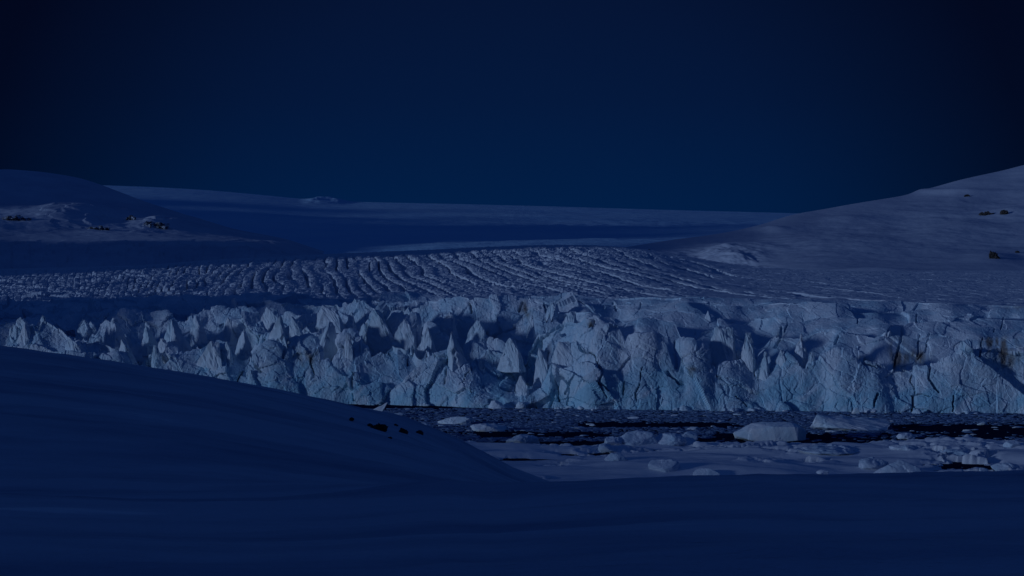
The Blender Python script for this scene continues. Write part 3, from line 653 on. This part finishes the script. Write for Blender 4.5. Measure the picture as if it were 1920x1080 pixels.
for k, (px, py, w, h, A, uu, lab) in enumerate([
        (1882, 402, 16, 9, RH, rus, 'dark rock knob high on the right-hand snow hill'),
        (1848, 403, 34, 4, RH, rus, 'long thin dark ledge beside the rock knob on the right hill'),
        (1864, 484, 22, 16, RH, rus, 'arched dark outcrop at the foot of the right-hand snow hill'),
        (1218, 472, 11, 5, RH, rus, 'dark lump standing in for a dark hole where the crevasses meet the right hill'),  # added lump in place of a dark hole in the ice
        (1908, 474, 10, 5, RH, rus, 'small dark rock at the right edge above the arched outcrop'),
        (1815, 368, 12, 4, RH, rus, 'small dark rock just under the skyline of the right hill'),
        (244, 412, 22, 8, LH, lus, 'dark ragged outcrop on the left valley side'),
        (285, 422, 58, 7, LH, lus, 'long dark rock band below the left valley side outcrop'),
        (185, 430, 44, 4, LH, lus, 'low dark rock rib under the bright snow face on the left'),
        (30, 412, 60, 4, LH, lus, 'dark rock ledge at the left edge below the bright snow face')]):
    x, y, z = hit(A, uu, max(px, uu[0]), py); s = y/F
    tag(chunk('rock_outcrop', (x, y, z-.45*h*s), (w*s, w*s*.5, h*s*1.7), 520+k, M_dust if A is LH else M_rock, rough=.30, sub=5), lab, 'outcrop', 'dark outcrops on the distant hills')

# ------------------------------------------------------------------ icebergs and floes
def on_water(px, py, z=0.): Y = (EYE-z)*F/(py-540); return float(xat(px, Y)), Y, z
def on_shore(px, py):
    Ys = np.linspace(200, 330, 1600); Xs = xat(px, Ys); zs = np.maximum(shore_z(Xs, Ys), 0); p = 540+(EYE-zs)/Ys*F
    k = int(np.argmin(np.abs(p-py))); return float(Xs[k]), float(Ys[k]), float(zs[k])
def berg_pts(name, pts, label, seed, cat='iceberg', group=None, amp=.18, cuts=10, fs=.35):
    o = hull_mesh(name, pts, M_berg, seed, cuts=cuts, amp=amp, fs=fs); 
    c = np.mean(pts, axis=0); c[2] = min(p[2] for p in pts)
    me = o.data; n = len(me.vertices); a = np.empty(n*3, np.float32); me.vertices.foreach_get('co', a)
    a = a.reshape(-1, 3)-c; me.vertices.foreach_set('co', a.ravel().astype(np.float32)); o.location = c; me.update()
    return tag(o, label, cat, group)
def q(px, py, yy): return (float(xat(px, yy)), float(yy), float(zat(py, yy)))
Y1 = on_water(1440, 828)[1]
berg_pts('iceberg', [q(1374, 812, Y1+1), q(1384, 819, Y1), q(1378, 822, Y1+1.5), q(1410, 826, Y1-1), q(1455, 830, Y1-1.6), q(1496, 826, Y1-1.0), q(1511, 826, Y1+4), q(1512, 808, Y1+5), q(1498, 802, Y1+.2),
    q(1408, 794, Y1+2), q(1430, 791, Y1+2.5), q(1484, 792, Y1+2.2), q(1497, 796, Y1+2), q(1400, 806, Y1+.2), q(1450, 800, Y1-.4), q(1490, 801, Y1-.2), q(1440, 793, Y1+8), q(1490, 794, Y1+8), q(1400, 822, Y1+8), (float(xat(1440, Y1)), Y1+2, -1.)], 'large domed white iceberg with a bright flat front, beside the long wedge', 601, amp=.07, fs=.25)
Y2 = on_water(1590, 808)[1]
berg_pts('iceberg', [q(1520, 801, Y2+1), q(1532, 778, Y2+2), q(1528, 790, Y2+.6), q(1545, 784, Y2+3), q(1575, 803, Y2-1.5), q(1640, 808, Y2-1), q(1664, 806, Y2+1), q(1669, 795, Y2+4), q(1660, 785, Y2+8), q(1600, 788, Y2+7), q(1560, 783, Y2+6), q(1530, 800, Y2+8), q(1650, 800, Y2+12), (float(xat(1590, Y2)), Y2+3, -1.)], 'long wedge-shaped iceberg with a raised left tip, farther out than the domed one', 602)
Y3 = on_water(712, 781)[1]
berg_pts('iceberg', [q(689, 776, Y3), q(692, 772, Y3+.5), q(712, 779, Y3-.6), q(718, 760, Y3+1), q(724, 755, Y3+1.5), q(727, 754, Y3+1.2), q(712, 764, Y3+2), q(700, 772, Y3+2.5), q(715, 781, Y3+2), (float(xat(706, Y3)), Y3+1, -.8)], 'thin tilted ice slab rising to a hooked point near the cliff', 603, 'ice slab', cuts=6, amp=.1)
FL = [  # px, base py, width px, height px, label
    (740, 783, 36, 9, 'flat bright floe just right of the tilted ice slab'), (792, 804, 34, 10, 'small rounded floe nearest the snow slope edge'),
    (856, 796, 62, 13, 'broad white floe with a sloping top, behind the flatter one'), (915, 809, 70, 12, 'long low floe in open water in front of the broad sloping one'),
    (981, 836, 56, 20, 'domed ice block on the shore edge left of centre'), (882, 838, 32, 12, 'lumpy ice block at the foot of the near slope'),
    (884, 848, 26, 10, 'smooth bright ice chunk just below the lumpy block'), (1205, 832, 70, 24, 'tall white ice block on the middle of the shore edge'),
    (1252, 832, 60, 18, 'bluish ice ridge leaning on the tall white block'), (1292, 826, 40, 16, 'ice block at the right end of the middle ice pile'),
    (1150, 834, 44, 14, 'rounded bluish block left of the tall white block'), (1140, 848, 38, 16, 'rough ice block below the rounded bluish block'),
    (1155, 864, 44, 14, 'low ice block furthest down the middle ice pile'), (1248, 882, 54, 24, 'solitary rough ice lump on the snow below the middle pile'),
    (1328, 896, 44, 18, 'square pale ice block at the snow edge right of the solitary lump'), (1700, 902, 96, 36, 'largest pale ice block, half buried at the front of the shore'),
    (1640, 878, 58, 18, 'fluted ice block up left of the largest pale block'), (1740, 899, 42, 8, 'bright small slab in front of the largest pale block'),
    (1700, 823, 36, 10, 'small pointed white block on the shore right of the wedge'), (1565, 849, 120, 10, 'long low bright ice bank in the shore snow'),
    (1702, 843, 50, 9, 'thin bright slab tilted out of the right shore snow'), (1845, 893, 24, 16, 'small upright block beside the dark broken hole'),
    (1890, 892, 60, 22, 'rough ice block at the right edge past the dark hole'), (1790, 862, 64, 18, 'angular ice slab leaning over the dark broken hole'),
    (1545, 891, 26, 10, 'small bright ice chip on the snow left of the largest block'), (1300, 806, 26, 5, 'tiny white floe in front of the black lead'),
    (1294, 826, 22, 6, 'small white chip behind the middle ice pile'), (1606, 776, 14, 10, 'small dark upright ice piece behind the wedge'),
    (1900, 838, 30, 12, 'small white ice block at the far right of the shore')]
for k, (px, py, w, h, lab) in enumerate(FL):
    shore = py > 818
    x, y, z = on_shore(px, py) if shore else on_water(px, py)
    s = y/F
    sub = 5 if w > 40 else 4
    tag(chunk('ice_block' if shore else 'ice_floe', (x, y+w*s*.2, z-.1*h*s), (w*s*1.1, w*s*(.7 if shore else .5), h*s*(1.35 if shore else 1.5)), 640+k*3, M_block if shore else M_berg, rot=.3*math.sin(k*2.1), nplanes=11 if shore else 14, soft=22, rough=.055 if shore else .04, sub=sub), lab, 'ice block' if shore else 'ice floe', 'ice blocks frozen into the shore' if shore else 'loose ice floes on the water')

# blocks that have fallen from the wall, lying at its foot
rnd = np.random.RandomState(31)
for k in range(30):
    px = rnd.uniform(690, 1930); y = float(np.interp(px, cu, Yw))-rnd.uniform(.5, 4.0); w = np.exp(rnd.normal(.35, .5))
    tag(chunk('fallen_block', (float(xat(px, y)), y, -.25*w), (w*1.5, w*1.1, w*1.1), 1200+k, M_serac, rot=rnd.uniform(0, 3), nplanes=11, soft=24, rough=.10, sub=3), 'pale ice block lying in the slush at the foot of the ice cliff', 'ice block', 'fallen ice blocks along the foot of the cliff')

# many small floes on the fjord: separate plates, flat and irregular
rnd = np.random.RandomState(77)
small = []
while len(small) < 130:
    py = 768+rnd.rand()**1.1*50; px = rnd.uniform(690, 1960)
    if py > 812 and px < 900: continue
    x, y, _ = on_water(px, py)
    if y > np.interp(px, cu, Yw)-3: continue
    d = fbm(x*.02, y*.06, 0, 151, 2)
    if d < -.25 and rnd.rand() < .8: continue
    small.append((x, y, px, py))
protos = []
for k in range(9):
    o = chunk('ice_floe', (0, 0, 0), (1, .8, .45), 800+k, M_berg, nplanes=12, soft=20, rough=.08, sub=3)
    protos.append(o)
GL = 'small ice floes scattered over the fjord'
SL = 'small pale floe among many scattered over the water below the ice cliff'
for k, (x, y, px, py) in enumerate(small):
    p = protos[k % 9]
    o = p if k < 9 else p.copy()
    if k >= 9: col.objects.link(o)
    s = rnd.uniform(.9, 1.0)*rnd.choice([1.0, 1.3, 1.8, 2.6], p=[.4, .3, .2, .1])
    o.location = (x, y, -.12); o.rotation_euler = (0, 0, rnd.uniform(-.6, .6)); o.scale = (s*1.4, s*.9, s*rnd.uniform(.5, 1.1))
    tag(o, SL, 'ice floe', GL)
# brash: a skin of fist-to-table-sized plates nobody could count
n = 46000
px = rnd.uniform(-100, 2300, n); py = 766+rnd.rand(n)*62
Yb_ = EYE*F/(py-540); Xb_ = xat(px, Yb_)
dens = fbm(Xb_*.006, Yb_*.05, 0, 160, 3)+.25*np.exp(-((py-775)/10)**2)
lead = np.exp(-((py-797)/4.5)**2)*sstep(1060, 1120, px)*sstep(1420, 1340, px)+np.exp(-((py-803)/7.0)**2)*sstep(1640, 1720, px)+np.exp(-((py-816)/3.5)**2)*sstep(860, 930, px)*sstep(1180, 1100, px)+np.exp(-((py-817)/4.)**2)*sstep(1320, 1360, px)*sstep(1620, 1500, px)
keep = (Yb_ < np.interp(px, cu, Yw)-.5) & (dens+rnd.normal(size=n)*.22 > -.12+1.4*lead) & (rnd.rand(n) > lead*1.1)
Xb_, Yb_ = Xb_[keep], Yb_[keep]; n = len(Xb_)
k6 = 6; aa = np.arange(k6)/k6*2*np.pi
rad_ = np.exp(rnd.normal(-1.0, .45, n))[:, None]*rnd.uniform(.7, 1.3, (n, k6))
ph_ = rnd.rand(n)[:, None]*6.28
vx = Xb_[:, None]+rad_*np.cos(aa+ph_)*1.5; vy = Yb_[:, None]+rad_*np.sin(aa+ph_)
hgt = rnd.uniform(.03, .16, n)[:, None]*(1+.8*rnd.rand(n, k6)*(rnd.rand(n)[:, None] > .7))
topV = np.stack([lerp(Xb_[:, None], vx, .9), lerp(Yb_[:, None], vy, .9), hgt], -1); botV = np.stack([vx, vy, hgt*0-.05], -1)
V = np.concatenate([topV, botV], 1).reshape(-1, 3)
base = (np.arange(n)*2*k6)[:, None]
fcs = []
for j in range(k6):
    j2 = (j+1) % k6
    fcs.append(np.concatenate([base+j, base+k6+j, base+k6+j2, base+j2], 1))
fcs.append(np.concatenate([base+0, base+1, base+2, base+3], 1)); fcs.append(np.concatenate([base+3, base+4, base+5, base+0], 1))
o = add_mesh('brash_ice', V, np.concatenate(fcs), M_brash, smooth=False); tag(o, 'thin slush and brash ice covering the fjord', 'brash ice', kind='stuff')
